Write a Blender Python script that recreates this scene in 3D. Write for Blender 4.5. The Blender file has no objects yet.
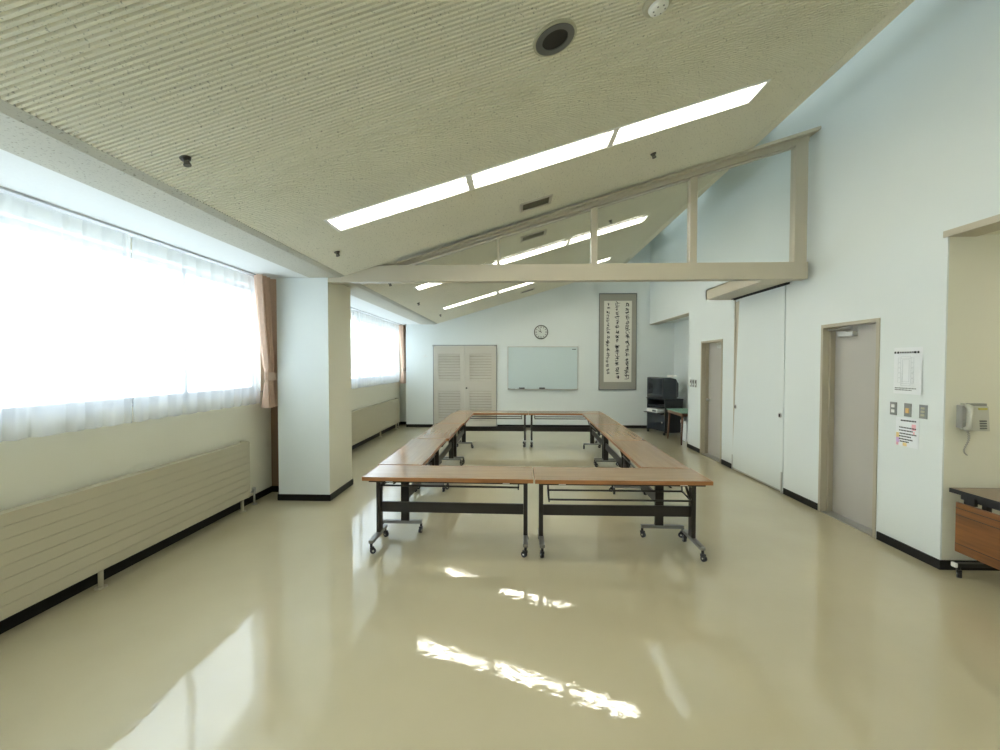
import bpy, bmesh, math, random
from mathutils import Vector, Matrix
random.seed(7)
C = bpy.context.scene.collection
sc = bpy.context.scene
H = 1.70
XL, XR, YF, YB = -3.25, 3.51, 11.6, -4.6      # window wall, right wall, far wall, wall behind the camera
CA, CB = 3.40, 0.295                          # sloping ceiling: z = CA + CB * x
XCREASE, XRIB0, XRIB1, XEDGE = -2.17, -2.10, 2.62, 2.748
ZS = 2.76                                     # flat soffit over the windows
cz = lambda x: CA + CB * x

# ------------------------------------------------------------------ materials
def nodes(name):
    m = bpy.data.materials.new(name); m.use_nodes = True
    nt = m.node_tree; b = nt.nodes['Principled BSDF']
    return m, nt, b
def mat(name, col, rough=0.5, metal=0.0, spec=0.5, var=0.0, scale=8.0, bump=0.0, bscale=60.0, coat=0.0, emit=None, estr=0.0):
    m, nt, b = nodes(name)
    c = (*col, 1)
    b.inputs['Base Color'].default_value = c
    b.inputs['Roughness'].default_value = rough
    b.inputs['Metallic'].default_value = metal
    b.inputs['Specular IOR Level'].default_value = spec
    b.inputs['Coat Weight'].default_value = coat
    tc = nt.nodes.new('ShaderNodeTexCoord')
    if var > 0:
        n = nt.nodes.new('ShaderNodeTexNoise'); n.inputs['Scale'].default_value = scale; n.inputs['Detail'].default_value = 4
        r = nt.nodes.new('ShaderNodeMapRange'); r.inputs[3].default_value = 1 - var; r.inputs[4].default_value = 1 + var
        x = nt.nodes.new('ShaderNodeVectorMath'); x.operation = 'SCALE'; x.inputs[0].default_value = col
        nt.links.new(tc.outputs['Object'], n.inputs['Vector']); nt.links.new(n.outputs['Fac'], r.inputs[0])
        nt.links.new(r.outputs[0], x.inputs['Scale']); nt.links.new(x.outputs[0], b.inputs['Base Color'])
    if bump > 0:
        n2 = nt.nodes.new('ShaderNodeTexNoise'); n2.inputs['Scale'].default_value = bscale; n2.inputs['Detail'].default_value = 3
        bp = nt.nodes.new('ShaderNodeBump'); bp.inputs['Strength'].default_value = bump; bp.inputs['Distance'].default_value = 0.002
        nt.links.new(tc.outputs['Object'], n2.inputs['Vector']); nt.links.new(n2.outputs['Fac'], bp.inputs['Height'])
        nt.links.new(bp.outputs['Normal'], b.inputs['Normal'])
    if emit:
        b.inputs['Emission Color'].default_value = (*emit, 1); b.inputs['Emission Strength'].default_value = estr
    return m
def wood(name, c1, c2, rough=0.35, axis=0, sc_=1.0):
    m, nt, b = nodes(name)
    tc = nt.nodes.new('ShaderNodeTexCoord'); mp = nt.nodes.new('ShaderNodeMapping')
    s = [22 * sc_] * 3; s[axis] = 1.2 * sc_; mp.inputs['Scale'].default_value = s
    n = nt.nodes.new('ShaderNodeTexNoise'); n.inputs['Scale'].default_value = 1.6; n.inputs['Detail'].default_value = 6; n.inputs['Distortion'].default_value = .5
    r = nt.nodes.new('ShaderNodeValToRGB'); r.color_ramp.elements[0].color = (*c1, 1); r.color_ramp.elements[1].color = (*c2, 1)
    r.color_ramp.elements[0].position = .3; r.color_ramp.elements[1].position = .7
    nt.links.new(tc.outputs['Object'], mp.inputs[0]); nt.links.new(mp.outputs[0], n.inputs['Vector'])
    nt.links.new(n.outputs['Fac'], r.inputs[0]); nt.links.new(r.outputs[0], b.inputs['Base Color'])
    b.inputs['Roughness'].default_value = rough
    return m

M = {}
M['wall'] = mat('wall_paint', (.735, .785, .768), .55, var=.015, scale=2, bump=.15, bscale=120)
M['wall_cream'] = mat('cream_wall_paint', (.76, .75, .63), .6, var=.02, scale=2, bump=.15, bscale=120)
M['soffit'] = mat('soffit_board', (.66, .685, .67), .7, var=.03, scale=40, bump=.3, bscale=90)
M['base'] = mat('black_vinyl_skirting', (.008, .008, .008), .45, spec=.25)
M['cream'] = mat('cream_painted_timber', (.50, .455, .35), .42, var=.03, scale=5)
M['cream_frame'] = mat('cream_steel_frame', (.44, .40, .30), .38)
M['leaf'] = mat('greige_door_leaf', (.46, .44, .395), .4, var=.02, scale=3)
M['louvre'] = mat('cream_louvre_paint', (.56, .53, .45), .5)
M['metal'] = mat('brushed_steel', (.55, .55, .53), .3, metal=1)
M['foot'] = mat('grey_painted_foot', (.23, .225, .205), .3, metal=.6)
M['chrome'] = mat('chrome', (.8, .8, .8), .12, metal=1)
M['black'] = mat('black_plastic', (.012, .012, .014), .4)
M['darkleg'] = mat('dark_brown_enamel', (.017, .013, .010), .45)
M['white_plastic'] = mat('white_plastic', (.78, .78, .74), .35)
M['grey_plastic'] = mat('grey_plastic', (.36, .355, .33), .4)
M['rad'] = mat('beige_radiator_enamel', (.50, .465, .345), .45)
M['groove'] = mat('radiator_shadow_gap_enamel', (.40, .37, .27), .55)
M['top'] = wood('light_brown_laminate', (.30, .200, .115), (.355, .245, .145), .16)
M['edge'] = wood('orange_brown_edge_band', (.30, .125, .038), (.38, .17, .06), .35)
M['panel'] = wood('walnut_panel', (.14, .050, .010), (.24, .092, .020), .35, axis=1)
M['desktop'] = wood('grey_brown_laminate', (.20, .15, .10), (.25, .19, .13), .3, axis=1)
M['brown_fabric'] = mat('pinkish_brown_curtain_fabric', (.58, .41, .31), .85, var=.12, scale=25, bump=.3, bscale=200)
M['brown_board'] = mat('brown_board', (.22, .14, .08), .6)
M['tieband'] = mat('pale_curtain_tie', (.62, .46, .36), .8)
M['ink'] = mat('black_ink', (.012, .012, .012), .8)
M['paper'] = mat('white_paper', (.80, .83, .84), .7)
M['oldpaper'] = mat('cream_scroll_paper', (.74, .72, .63), .8, var=.03, scale=6)
M['brocade'] = mat('grey_brocade_mount', (.36, .345, .29), .8, var=.08, scale=60)
M['scrolledge'] = mat('grey_scroll_edge', (.17, .18, .18), .5)
M['board'] = mat('whiteboard_enamel', (.56, .66, .665), .18)
M['clockface'] = mat('clock_dial', (.72, .76, .72), .5)
M['clockrim'] = mat('grey_clock_rim', (.12, .13, .12), .35)
M['screen'] = mat('crt_glass', (.02, .026, .035), .08)
M['tvcase'] = mat('dark_tv_case', (.028, .034, .042), .4)
M['stand'] = mat('black_tv_stand_board', (.016, .018, .022), .35)
M['green'] = mat('green_felt', (.16, .30, .22), .7)
M['darkwood'] = wood('dark_brown_leg_wood', (.10, .045, .022), (.16, .075, .04), .4, axis=2)
M['switch'] = mat('steel_switch_plate', (.30, .31, .29), .35, metal=.5)
M['amber'] = mat('amber_indicator', (.75, .48, .18), .4)
M['pink'] = mat('pink_print', (.85, .45, .50), .7)
M['yellow'] = mat('yellow_print', (.85, .66, .30), .7)
M['violet'] = mat('violet_print', (.68, .45, .72), .7)
M['faint'] = mat('faint_grey_print', (.50, .54, .56), .8)
M['phone'] = mat('beige_phone_shell', (.52, .52, .45), .4)
M['label_yellow'] = mat('yellow_label', (.55, .48, .08), .6)
M['speakergrille'] = mat('dark_speaker_cloth', (.022, .021, .018), .8)
M['greyring'] = mat('grey_ring', (.11, .11, .105), .5)
M['creamring'] = mat('cream_ring', (.46, .44, .31), .5)
M['vent'] = mat('vent_dark_slats', (.15, .145, .11), .6)
M['sprk'] = mat('dark_bronze_sprinkler', (.09, .085, .07), .4, metal=.4)
M['housing'] = mat('white_lamp_housing', (.85, .85, .82), .35)
M['tube'] = mat('fluorescent_tube', (1, 1, 1), .5, emit=(1.0, .97, .86), estr=14.0)
M['nookfill'] = mat('fill_diffuser', (1, 1, 1), .5, emit=(1.0, .95, .82), estr=5.0)  # glow of the fill light added in the nook
M['alu'] = mat('aluminium_window_frame', (.55, .56, .57), .35, metal=.8)
M['track'] = mat('black_track_recess', (.01, .01, .01), .6)
M['wallpanel'] = mat('white_sliding_panel', (.725, .78, .765), .45, var=.01, scale=2)

def ceiling_mat(nm='rock_wool_ceiling_tile', dark=(.40, .39, .32, 1), light=(.76, .74, .615, 1), sc_=85, p1=.395):
    m, nt, b = nodes(nm)
    tc = nt.nodes.new('ShaderNodeTexCoord')
    n = nt.nodes.new('ShaderNodeTexNoise'); n.inputs['Scale'].default_value = sc_; n.inputs['Detail'].default_value = 3
    r = nt.nodes.new('ShaderNodeValToRGB')
    r.color_ramp.elements[0].position = .28; r.color_ramp.elements[0].color = dark
    r.color_ramp.elements[1].position = p1; r.color_ramp.elements[1].color = light
    n2 = nt.nodes.new('ShaderNodeTexNoise'); n2.inputs['Scale'].default_value = 1.1
    bp = nt.nodes.new('ShaderNodeBump'); bp.inputs['Strength'].default_value = .35; bp.inputs['Distance'].default_value = .003
    mp = nt.nodes.new('ShaderNodeMapRange'); mp.inputs[3].default_value = .94; mp.inputs[4].default_value = 1.05
    x = nt.nodes.new('ShaderNodeVectorMath'); x.operation = 'SCALE'
    L = nt.links.new
    L(tc.outputs['Object'], n.inputs['Vector']); L(tc.outputs['Object'], n2.inputs['Vector'])
    L(n.outputs['Fac'], r.inputs[0]); L(n2.outputs['Fac'], mp.inputs[0]); L(r.outputs[0], x.inputs[0]); L(mp.outputs[0], x.inputs['Scale'])
    L(x.outputs[0], b.inputs['Base Color']); L(n.outputs['Fac'], bp.inputs['Height']); L(bp.outputs['Normal'], b.inputs['Normal'])
    b.inputs['Roughness'].default_value = .85; b.inputs['Specular IOR Level'].default_value = .2
    return m
M['ceiling'] = ceiling_mat()
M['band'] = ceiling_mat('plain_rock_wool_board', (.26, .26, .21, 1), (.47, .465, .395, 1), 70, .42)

def floor_mat():
    m, nt, b = nodes('waxed_cream_vinyl_floor')
    L = nt.links.new
    tc = nt.nodes.new('ShaderNodeTexCoord')
    n = nt.nodes.new('ShaderNodeTexNoise'); n.inputs['Scale'].default_value = 1.3; n.inputs['Detail'].default_value = 5
    r = nt.nodes.new('ShaderNodeValToRGB')
    r.color_ramp.elements[0].position = .3; r.color_ramp.elements[0].color = (.440, .393, .257, 1)
    r.color_ramp.elements[1].position = .7; r.color_ramp.elements[1].color = (.480, .432, .286, 1)
    L(tc.outputs['Object'], n.inputs['Vector']); L(n.outputs['Fac'], r.inputs[0]); L(r.outputs[0], b.inputs['Base Color'])
    b.inputs['Roughness'].default_value = .5; b.inputs['Specular IOR Level'].default_value = .35
    b.inputs['Coat Weight'].default_value = 1.0; b.inputs['Coat Roughness'].default_value = .008; b.inputs['Coat IOR'].default_value = 1.62
    a = nt.nodes.new('ShaderNodeTexNoise'); a.inputs['Scale'].default_value = 5.0; a.inputs['Detail'].default_value = 2
    c = nt.nodes.new('ShaderNodeTexNoise'); c.inputs['Scale'].default_value = 21.0; c.inputs['Detail'].default_value = 2.5
    b1 = nt.nodes.new('ShaderNodeBump'); b1.inputs['Strength'].default_value = 1.0; b1.inputs['Distance'].default_value = .0011
    b2 = nt.nodes.new('ShaderNodeBump'); b2.inputs['Strength'].default_value = 1.0; b2.inputs['Distance'].default_value = .00042
    L(tc.outputs['Object'], a.inputs['Vector']); L(tc.outputs['Object'], c.inputs['Vector'])
    L(a.outputs['Fac'], b1.inputs['Height']); L(c.outputs['Fac'], b2.inputs['Height']); L(b1.outputs['Normal'], b2.inputs['Normal'])
    L(b2.outputs['Normal'], b.inputs['Coat Normal'])
    return m
M['floor'] = floor_mat()

def glass_mat(name, tint, refl=.08):
    m = bpy.data.materials.new(name); m.use_nodes = True; nt = m.node_tree; nt.nodes.clear(); L = nt.links.new
    o = nt.nodes.new('ShaderNodeOutputMaterial'); t = nt.nodes.new('ShaderNodeBsdfTransparent'); g = nt.nodes.new('ShaderNodeBsdfGlossy')
    mx = nt.nodes.new('ShaderNodeMixShader'); lw = nt.nodes.new('ShaderNodeMath'); lw.operation = 'MULTIPLY_ADD'
    fc = nt.nodes.new('ShaderNodeLayerWeight'); fc.inputs[0].default_value = .5; pw = nt.nodes.new('ShaderNodeMath'); pw.operation = 'POWER'; pw.inputs[1].default_value = 5
    L(fc.outputs['Facing'], pw.inputs[0]); L(pw.outputs[0], lw.inputs[0]); lw.inputs[1].default_value = .8; lw.inputs[2].default_value = refl * .5
    t.inputs[0].default_value = (*tint, 1); g.inputs['Roughness'].default_value = .02
    L(lw.outputs[0], mx.inputs[0]); L(t.outputs[0], mx.inputs[1]); L(g.outputs[0], mx.inputs[2]); L(mx.outputs[0], o.inputs[0])
    return m
M['glass'] = glass_mat('clear_window_glass', (.95, .97, .97))
M['smokeglass'] = glass_mat('clear_screen_glass', (.97, .985, .985))
M['skyglass'] = glass_mat('frosted_skylight_glass', (.50, .515, .50))

def sheer_mat():
    m = bpy.data.materials.new('sheer_white_voile'); m.use_nodes = True; nt = m.node_tree; nt.nodes.clear(); L = nt.links.new
    o = nt.nodes.new('ShaderNodeOutputMaterial'); t = nt.nodes.new('ShaderNodeBsdfTransparent'); d = nt.nodes.new('ShaderNodeBsdfDiffuse'); tr = nt.nodes.new('ShaderNodeBsdfTranslucent')
    d.inputs[0].default_value = (.80, .82, .84, 1); tr.inputs[0].default_value = (.82, .86, .90, 1)
    a = nt.nodes.new('ShaderNodeMixShader'); a.inputs[0].default_value = .5
    b = nt.nodes.new('ShaderNodeMixShader'); b.inputs[0].default_value = .54
    L(d.outputs[0], a.inputs[1]); L(tr.outputs[0], a.inputs[2]); L(t.outputs[0], b.inputs[1]); L(a.outputs[0], b.inputs[2]); L(b.outputs[0], o.inputs[0])
    return m
M['sheer'] = sheer_mat()

# ------------------------------------------------------------------ mesh builder
class MB:
    def __init__(s): s.bm = bmesh.new(); s.mats = []
    def _mi(s, faces, m):
        if m is None: return
        if m not in s.mats: s.mats.append(m)
        for f in faces: f.material_index = s.mats.index(m)
    def box(s, x0, x1, y0, y1, z0, z1, m=None, bev=0.0, T=None):
        g = bmesh.ops.create_cube(s.bm, size=1.0)
        for v in g['verts']:
            v.co = Vector(((x0 + x1) / 2 + v.co.x * (x1 - x0), (y0 + y1) / 2 + v.co.y * (y1 - y0), (z0 + z1) / 2 + v.co.z * (z1 - z0)))
        fs = list({f for v in g['verts'] for f in v.link_faces}); vs = g['verts']
        if bev:
            r = bmesh.ops.bevel(s.bm, geom=list({e for f in fs for e in f.edges}), offset=bev, segments=2, affect='EDGES', profile=.6)
            fs = r['faces']; vs = list({v for f in fs for v in f.verts}); fs = list({f for v in vs for f in v.link_faces}); vs = list({v for f in fs for v in f.verts})
        if T: bmesh.ops.transform(s.bm, matrix=T, verts=vs)
        s._mi(fs, m); return s
    def tube(s, pts, r, m=None, seg=10, cap=True):
        pts = [Vector(p) for p in pts]; rs = r if isinstance(r, (list, tuple)) else [r] * len(pts)
        rings = []; up = None
        for i, p in enumerate(pts):
            d = (pts[min(i + 1, len(pts) - 1)] - pts[max(i - 1, 0)]).normalized()
            if up is None: up = Vector((0, 0, 1)) if abs(d.z) < .9 else Vector((1, 0, 0))
            a = d.cross(up).normalized(); b = a.cross(d).normalized(); up = b
            rings.append([s.bm.verts.new(p + (a * math.cos(t) + b * math.sin(t)) * rs[i]) for t in [2 * math.pi * k / seg for k in range(seg)]])
        fs = []
        for A, B in zip(rings, rings[1:]):
            for k in range(seg):
                f = s.bm.faces.new((A[k], A[(k + 1) % seg], B[(k + 1) % seg], B[k])); f.smooth = True; fs.append(f)
        if cap: fs.append(s.bm.faces.new(rings[0][::-1])); fs.append(s.bm.faces.new(rings[-1]))
        s._mi(fs, m); return s
    def poly(s, pts, vec, m=None):
        """prism: polygon pts extruded by vec"""
        vec = Vector(vec); A = [s.bm.verts.new(Vector(p)) for p in pts]; B = [s.bm.verts.new(Vector(p) + vec) for p in pts]
        fs = [s.bm.faces.new(A[::-1]), s.bm.faces.new(B)]; n = len(A)
        for k in range(n): fs.append(s.bm.faces.new((A[k], A[(k + 1) % n], B[(k + 1) % n], B[k])))
        s._mi(fs, m); return s
    def quad(s, a, b, c, d, m=None, smooth=False):
        f = s.bm.faces.new([s.bm.verts.new(Vector(p)) for p in (a, b, c, d)]); f.smooth = smooth; s._mi([f], m); return s
    def grid(s, P, m=None):
        V = [[s.bm.verts.new(Vector(p)) for p in row] for row in P]; fs = []
        for a, b in zip(V, V[1:]):
            for k in range(len(a) - 1):
                f = s.bm.faces.new((a[k], a[k + 1], b[k + 1], b[k])); f.smooth = True; fs.append(f)
        s._mi(fs, m); return s
    def build(s, name, m, parent=None, recalc=True, T=None):
        if T: bmesh.ops.transform(s.bm, matrix=T, verts=s.bm.verts[:])
        if recalc: bmesh.ops.recalc_face_normals(s.bm, faces=s.bm.faces[:])
        me = bpy.data.meshes.new(name); s.bm.to_mesh(me); s.bm.free()
        for x in (s.mats or [M[m] if isinstance(m, str) else m]): me.materials.append(x)
        o = bpy.data.objects.new(name, me); C.objects.link(o); o.parent = parent
        return o
def struct(o, label=None):
    o['kind'] = 'structure'
    if label: o['label'] = label
    return o
def tag(o, label, cat, group=None):
    o['label'] = label; o['category'] = cat
    if group: o['group'] = group
    return o
def thing(name, label, cat, loc=(0, 0, 0), rz=0.0, group=None):
    o = bpy.data.objects.new(name, None); C.objects.link(o); o.location = loc; o.rotation_euler = (0, 0, rz); o.empty_display_size = .1
    return tag(o, label, cat, group)
def dup(src, loc, rz, label):
    r = src.copy(); C.objects.link(r); r.location = loc; r.rotation_euler[2] = rz; r['label'] = label
    def rec(a, b):
        for ch in list(a.children):
            c = ch.copy(); C.objects.link(c); c.parent = b; rec(ch, c)
    rec(src, r); return r

# ------------------------------------------------------------------ the room
struct(MB().box(XL - .3, 5.6, YB - .2, 12.6, -.1, 0).build('floor', 'floor'))

# lamp rows: y centre, openings in the ceiling
LX0, LX1, LW = -1.63, 2.06, .15
LROWS = (3.815, 7.03, 9.62, .60, -2.60)  # last two rows are unseen, added to brighten the room
def ceiling():
    b = MB(); bm = b.bm
    pitch = .0275; d = .011
    nx = Vector((-CB, 0, 1)).normalized()
    ys = []; y = YB
    while y < YF + .01: ys.append(y); y += pitch
    def strip(x0, x1, yy0, yy1):
        # one rib: flat face then groove
        prof = [(yy0, 0), (yy0 + pitch * .50, 0), (yy0 + pitch * .62, d), (yy0 + pitch * .88, d), (yy1, 0)]
        A = [bm.verts.new(Vector((x0, p[0], cz(x0))) + nx * p[1]) for p in prof]
        B = [bm.verts.new(Vector((x1, p[0], cz(x1))) + nx * p[1]) for p in prof]
        for k in range(4): bm.faces.new((A[k], B[k], B[k + 1], A[k + 1]))
    for y in ys:
        c = y + pitch / 2
        if any(abs(c - r) < LW - .01 for r in LROWS):
            strip(XRIB0, LX0 + .01, y, y + pitch); strip(LX1 - .01, XRIB1, y, y + pitch)
        else: strip(XRIB0, XRIB1, y, y + pitch)
    # plain borders and the flat band over the windows
    band = MB().box(-2.54, XCREASE, YB, YF, ZS, ZS + .02).poly([(XCREASE, YB, ZS), (XRIB0, YB, cz(XRIB0) - .001), (XRIB0, YB, cz(XRIB0) + .02), (XCREASE, YB, ZS + .02)], (0, YF - YB, 0)).build('trim_5', 'band'); struct(band)
    b.poly([(XRIB1, YB, cz(XRIB1) - .002), (XEDGE, YB, cz(XEDGE) - .002), (XEDGE, YB, cz(XEDGE) + .10), (XRIB1, YB, cz(XRIB1) + .10)], (0, YF - YB, 0))
    return struct(b.build('ceiling', 'ceiling', recalc=False))
ceiling()
struct(MB().box(XL - .02, -2.54, YB, YF + .7, ZS, ZS + .03).build('trim_1', 'soffit'))
# unseen roof slab added to seal out sky light, shaft along the right wall
struct(MB().poly([(XL - .35, YB - .2, 3.1), (XL - .35, YB - .2, 3.25), (XEDGE, YB - .2, 5.25), (XEDGE, YB - .2, 5.1)], (0, YF - YB + 1.0, 0)).build('ceiling_roof_seal', 'wall'))
sh = MB()
sh.box(XEDGE - .1, XEDGE - .001, YB, YF, cz(XEDGE) + .10, 5.3)
SKY = ((8.15, 10.55), (3.4, 6.2), (-3.6, -.6))
SX0, SX1, SZ = 3.05, 3.45, 5.0
cuts = [YB] + [v for p in sorted(SKY) for v in p] + [YF]
for k in range(0, len(cuts), 2): sh.box(XEDGE, XR, cuts[k], cuts[k + 1], SZ, SZ + .15)
for a, e in SKY: sh.box(XEDGE, SX0, a, e, SZ, SZ + .15); sh.box(SX1, XR, a, e, SZ, SZ + .15)
struct(sh.build('ceiling_shaft', 'wall'))
for k, (a, e) in enumerate(sorted(SKY)):
    struct(MB().box(SX0, SX1, a, e, SZ + .05, SZ + .06).build('window_%d' % (k + 3), 'skyglass'))

# window wall with two long windows
W1 = (-4.2, 5.42); W2 = (6.3, 12.0); SILL, HEAD = 1.36, 2.66
T = .18
wl = MB()
wl.box(XL - T, XL, YB, 12.3, 0, SILL); wl.box(XL - T, XL, YB, 12.3, HEAD, 3.3)
for a, e in ((YB, W1[0]), (W1[1], W2[0]), (W2[1], 12.3)): wl.box(XL - T, XL, a, e, SILL, HEAD)
struct(wl.build('wall_left', 'wall_cream'))
def window(n, a, e, mull):
    f = MB()
    x0, x1 = XL - .13, XL - .08
    f.box(x0, x1, a, e, SILL, SILL + .05); f.box(x0, x1, a, e, HEAD - .05, HEAD)
    for y in [a + .025, e - .025] + mull: f.box(x0, x1, y - .025, y + .025, SILL, HEAD)
    f.box(XL - .14, XL + .03, a, e, SILL - .02, SILL)
    o = struct(f.build('window_%d' % n, 'alu'))
    MB().box(XL - .112, XL - .106, a, e, SILL + .02, HEAD - .02).build('window_pane', 'glass', o)
window(1, *W1, [-2.4, -.6, .9, 2.4, 4.27])
window(2, *W2, [7.6, 9.2, 10.6])
# pillar, its twin by the far wall, infill panels behind the curtains
PX0, PX1, PY0, PY1 = -2.955, -2.31, 5.285, 6.02
p = MB(); p.box(PX0, PX1, PY0, PY1, 0, 2.95, M['wall']); 
p.bm.faces.ensure_lookup_table()
for f in p.bm.faces:
    if f.calc_center_median().x > PX1 - .001: p._mi([f], M['wall_cream'])
struct(p.build('pillar', None), 'white square pillar between the two windows')
struct(MB().box(XL, PX0, 5.64, 5.70, 0, 2.76).build('trim_2', 'brown_board'))
struct(MB().box(PX0 - .0, -2.30, YF, YF + .7, 0, 3.2).build('pillar_far', 'wall'))
struct(MB().box(XL - .2, PX0, 12.1, 12.3, 0, 3.2).build('wall_far_recess', 'wall_cream'))
# far wall, with the niche continuing it to the right
struct(MB().poly([(-2.30, YF, 0), (4.4, YF, 0), (4.4, YF, 5.3), (2.7, YF, 5.3), (-2.30, YF, 3.4)], (0, .2, 0)).build('wall_far', 'wall'))
struct(MB().box(XL - .2, 5.6, YB - .2, YB, 0, 5.3).build('wall_back', 'wall'))

# right wall with its openings
D1 = (4.335, 5.135, 2.145); PN = (5.82, 7.12, 2.70); D2 = (7.53, 8.38, 2.125); NI = (9.0, YF, 2.745); NK = (1.2, 3.695, 2.745)
rw = MB()
TW = .22
for a, e in ((YB, NK[0]), (NK[1], D1[0]), (D1[1], PN[0]), (PN[1], D2[0]), (D2[1], NI[0])): rw.box(XR, XR + TW, a, e, 0, 5.3)
for a, e, z in (NK, D1, PN, D2, NI): rw.box(XR, XR + TW, a, e, z, 5.3)
struct(rw.build('wall_right', 'wall'))
# nook with the phone (near) and niche with the television (far)
for nm, bx in (('wall_nook_far', (XR + .012, 5.4, NK[1], NK[1] + .12, 0, 3.0)), ('wall_nook_right', (5.3, 5.42, NK[0], NK[1], 0, 3.0)),
               ('wall_nook_near', (XR + TW, 5.4, NK[0] - .12, NK[0], 0, 3.0)), ('ceiling_nook', (XR + TW, 5.4, NK[0], NK[1], 2.75, 2.9))):
    struct(MB().box(*bx).build(nm, 'wall_cream'))
nk = MB(); nk.box(XR + .012, XR + TW, NK[1] - .001, NK[1], 0, 2.745); struct(nk.build('trim_6', 'wall_cream'))
ni = MB()
ni.box(4.15, 4.3, NI[0] - .1, YF, 0, 3.0); ni.box(XR + TW, 4.2, NI[0] - .1, NI[0], 0, 3.0); ni.box(XR + TW, 4.2, NI[0], YF, 2.78, 2.9)
struct(ni.build('wall_niche', 'wall'))
t = MB(); t.box(XR - .012, XR + TW, NK[0], NK[1] + .03, 2.733, 2.785)
struct(t.build('trim_3', 'cream'))
t = MB(); t.box(XR - .004, XR + TW, NI[0], NI[1], 2.735, 2.745)
struct(t.build('trim_4', 'cream'))

lp = thing('nook_fill_light', 'added unseen fill light on the phone nook ceiling', 'ceiling light', (4.5, 2.4, 2.75))  # out of view, added to brighten the dark nook
MB().box(-.30, .30, -.30, .30, -.05, 0, bev=.01).build('base', 'housing', lp); MB().box(-.27, .27, -.27, .27, -.075, -.05, bev=.01).build('diffuser', 'nookfill', lp)
# baseboards
BH = .078
def bb(name, segs):
    b = MB()
    for s in segs: b.box(*s, 0, BH)
    return struct(b.build(name, 'base'))
bb('baseboard_left', [(XL, XL + .012, YB, 5.64), (XL, PX0, 5.628, 5.64), (XL, XL + .012, 5.78, 12.1), (XL, PX0, 12.088, 12.1)])
bb('baseboard_pillar', [(PX0 - .012, PX1 + .012, PY0 - .012, PY0), (PX1, PX1 + .012, PY0, PY1 + .012), (PX0 - .012, PX0, PY0, 5.62)])
bb('baseboard_far', [(PX0, -2.235, YF - .012, YF), (-.50, 4.15, YF - .012, YF)])
bb('baseboard_right', [(XR - .012, XR, NK[1] - .012, D1[0] - .02), (XR, 5.3, NK[1] - .012, NK[1]), (XR - .012, XR, D1[1] + .02, PN[0] - .03),
                       (XR - .012, XR, PN[1] + .03, D2[0] - .02), (XR - .012, XR, D2[1] + .02, NI[0]), (4.138, 4.15, NI[0], YF), (XR - .012, XR, YB, NK[0])])

# flush doors in the right wall
def door(n, a, e, z, label, handle_near):
    f = MB(); fw = .035
    f.box(XR - .012, XR + .17, e - fw, e, 0, z); f.box(XR - .012, XR + .17, a, a + fw, 0, z); f.box(XR - .012, XR + .17, a + fw, e - fw, z - fw, z)
    f.box(XR + .06, XR + .075, e - fw - .018, e - fw, 0, z - fw)      # stop bead
    o = struct(f.build('door_%d' % n, 'cream_frame'), label)
    lf = MB().box(XR + .125, XR + .165, a + fw + .003, e - fw - .003, .012, z - fw - .003).build('door_leaf', 'leaf', o)
    MB().box(XR + .0, XR + .17, a + fw, e - fw, 0, .008).build('threshold', 'metal', o)
    hy = (a + fw + .06) if handle_near else (e - fw - .07)
    h = MB(); h.tube([(XR + .125, hy, 1.03), (XR + .075, hy, 1.03)], .012); h.tube([(XR + .078, hy, 1.03), (XR + .06, hy, 1.03)], [.026, .024], seg=16)
    h.tube([(XR + .127, hy, 1.03), (XR + .119, hy, 1.03)], .032, seg=16)
    h.build('door_knob', 'metal', lf)
    # closer at the hinge end
    c = MB(); y = e - fw - .06 if handle_near else a + fw + .06; s = -1 if handle_near else 1
    c.box(XR + .065, XR + .125, min(y + s * .05, y + s * .27), max(y + s * .05, y + s * .27), z - .145, z - .095, bev=.006)
    c.box(XR + .075, XR + .09, min(y + s * .02, y + s * .16), max(y + s * .02, y + s * .16), z - .093, z - .085)
    c.tube([(XR + .085, y + s * .14, z - .08), (XR - .0, y - s * .0, z - .065), (XR + .06, y + s * .26, z - .06)], .009)
    c.build('door_closer', 'metal', o)
    return o
door(1, *D1, 'greige flush door with closer and knob, nearest on the right wall', True)
door(2, *D2, 'narrow greige flush door beyond the white sliding panel', False)

# sliding panel between the doors, its steel posts and the track housing above
o = struct(MB().box(XR + .055, XR + .1, PN[0], PN[1], 0, 2.70).build('door_3', 'track'), 'white full-height sliding panel under the track housing')
pm = MB().poly([(-.014, -1.34, .035), (-.014, -.005, .035), (-.014, -.175, 2.73), (-.014, -1.325, 2.73)], (.012, 0, 0))
leaf = pm.build('sliding_panel', 'wallpanel', o); leaf.location = (XR, PN[1] + .025, 0)
MB().box(XR - .003, XR + .05, PN[0] + .02, PN[1] - .02, .008, .03).build('floor_track', 'metal', o)
MB().box(XR + .002, XR + .05, PN[1] - .20, PN[1] + .0, .0, 2.69).build('jamb_post', 'cream', o)
MB().box(XR - .004, XR + .003, PN[1] + .0, PN[1] + .022, .0, 2.73).build('jamb_trim', 'cream', o)
g = MB(); g.box(XR - .022, XR - .004, PN[0] - .012, PN[0] + .016, 0, .28, bev=.002); g.build('guide_plate', 'metal', o)
g = MB(); g.box(XR - .022, XR - .004, PN[1] - .0, PN[1] + .018, 0, .24, bev=.002); g.build('guide_plate', 'metal', o)
for y in (PN[1] - .07, PN[0] + .06):
    h = MB(); h.tube([(XR - .020, y, 1.02), (XR - .010, y, 1.02)], [.036, .036], seg=20); h.box(XR - .026, XR - .0195, y - .011, y + .011, 1.0, 1.04, M['black'])
    h.mats = [M['metal'], M['black']]
    for f in h.bm.faces: f.material_index = 1 if f.calc_center_median().x < XR - .0202 and len(f.verts) == 4 and abs(f.calc_center_median().y - y) < .012 else 0
    h.build('recessed_pull', None, o)
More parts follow.
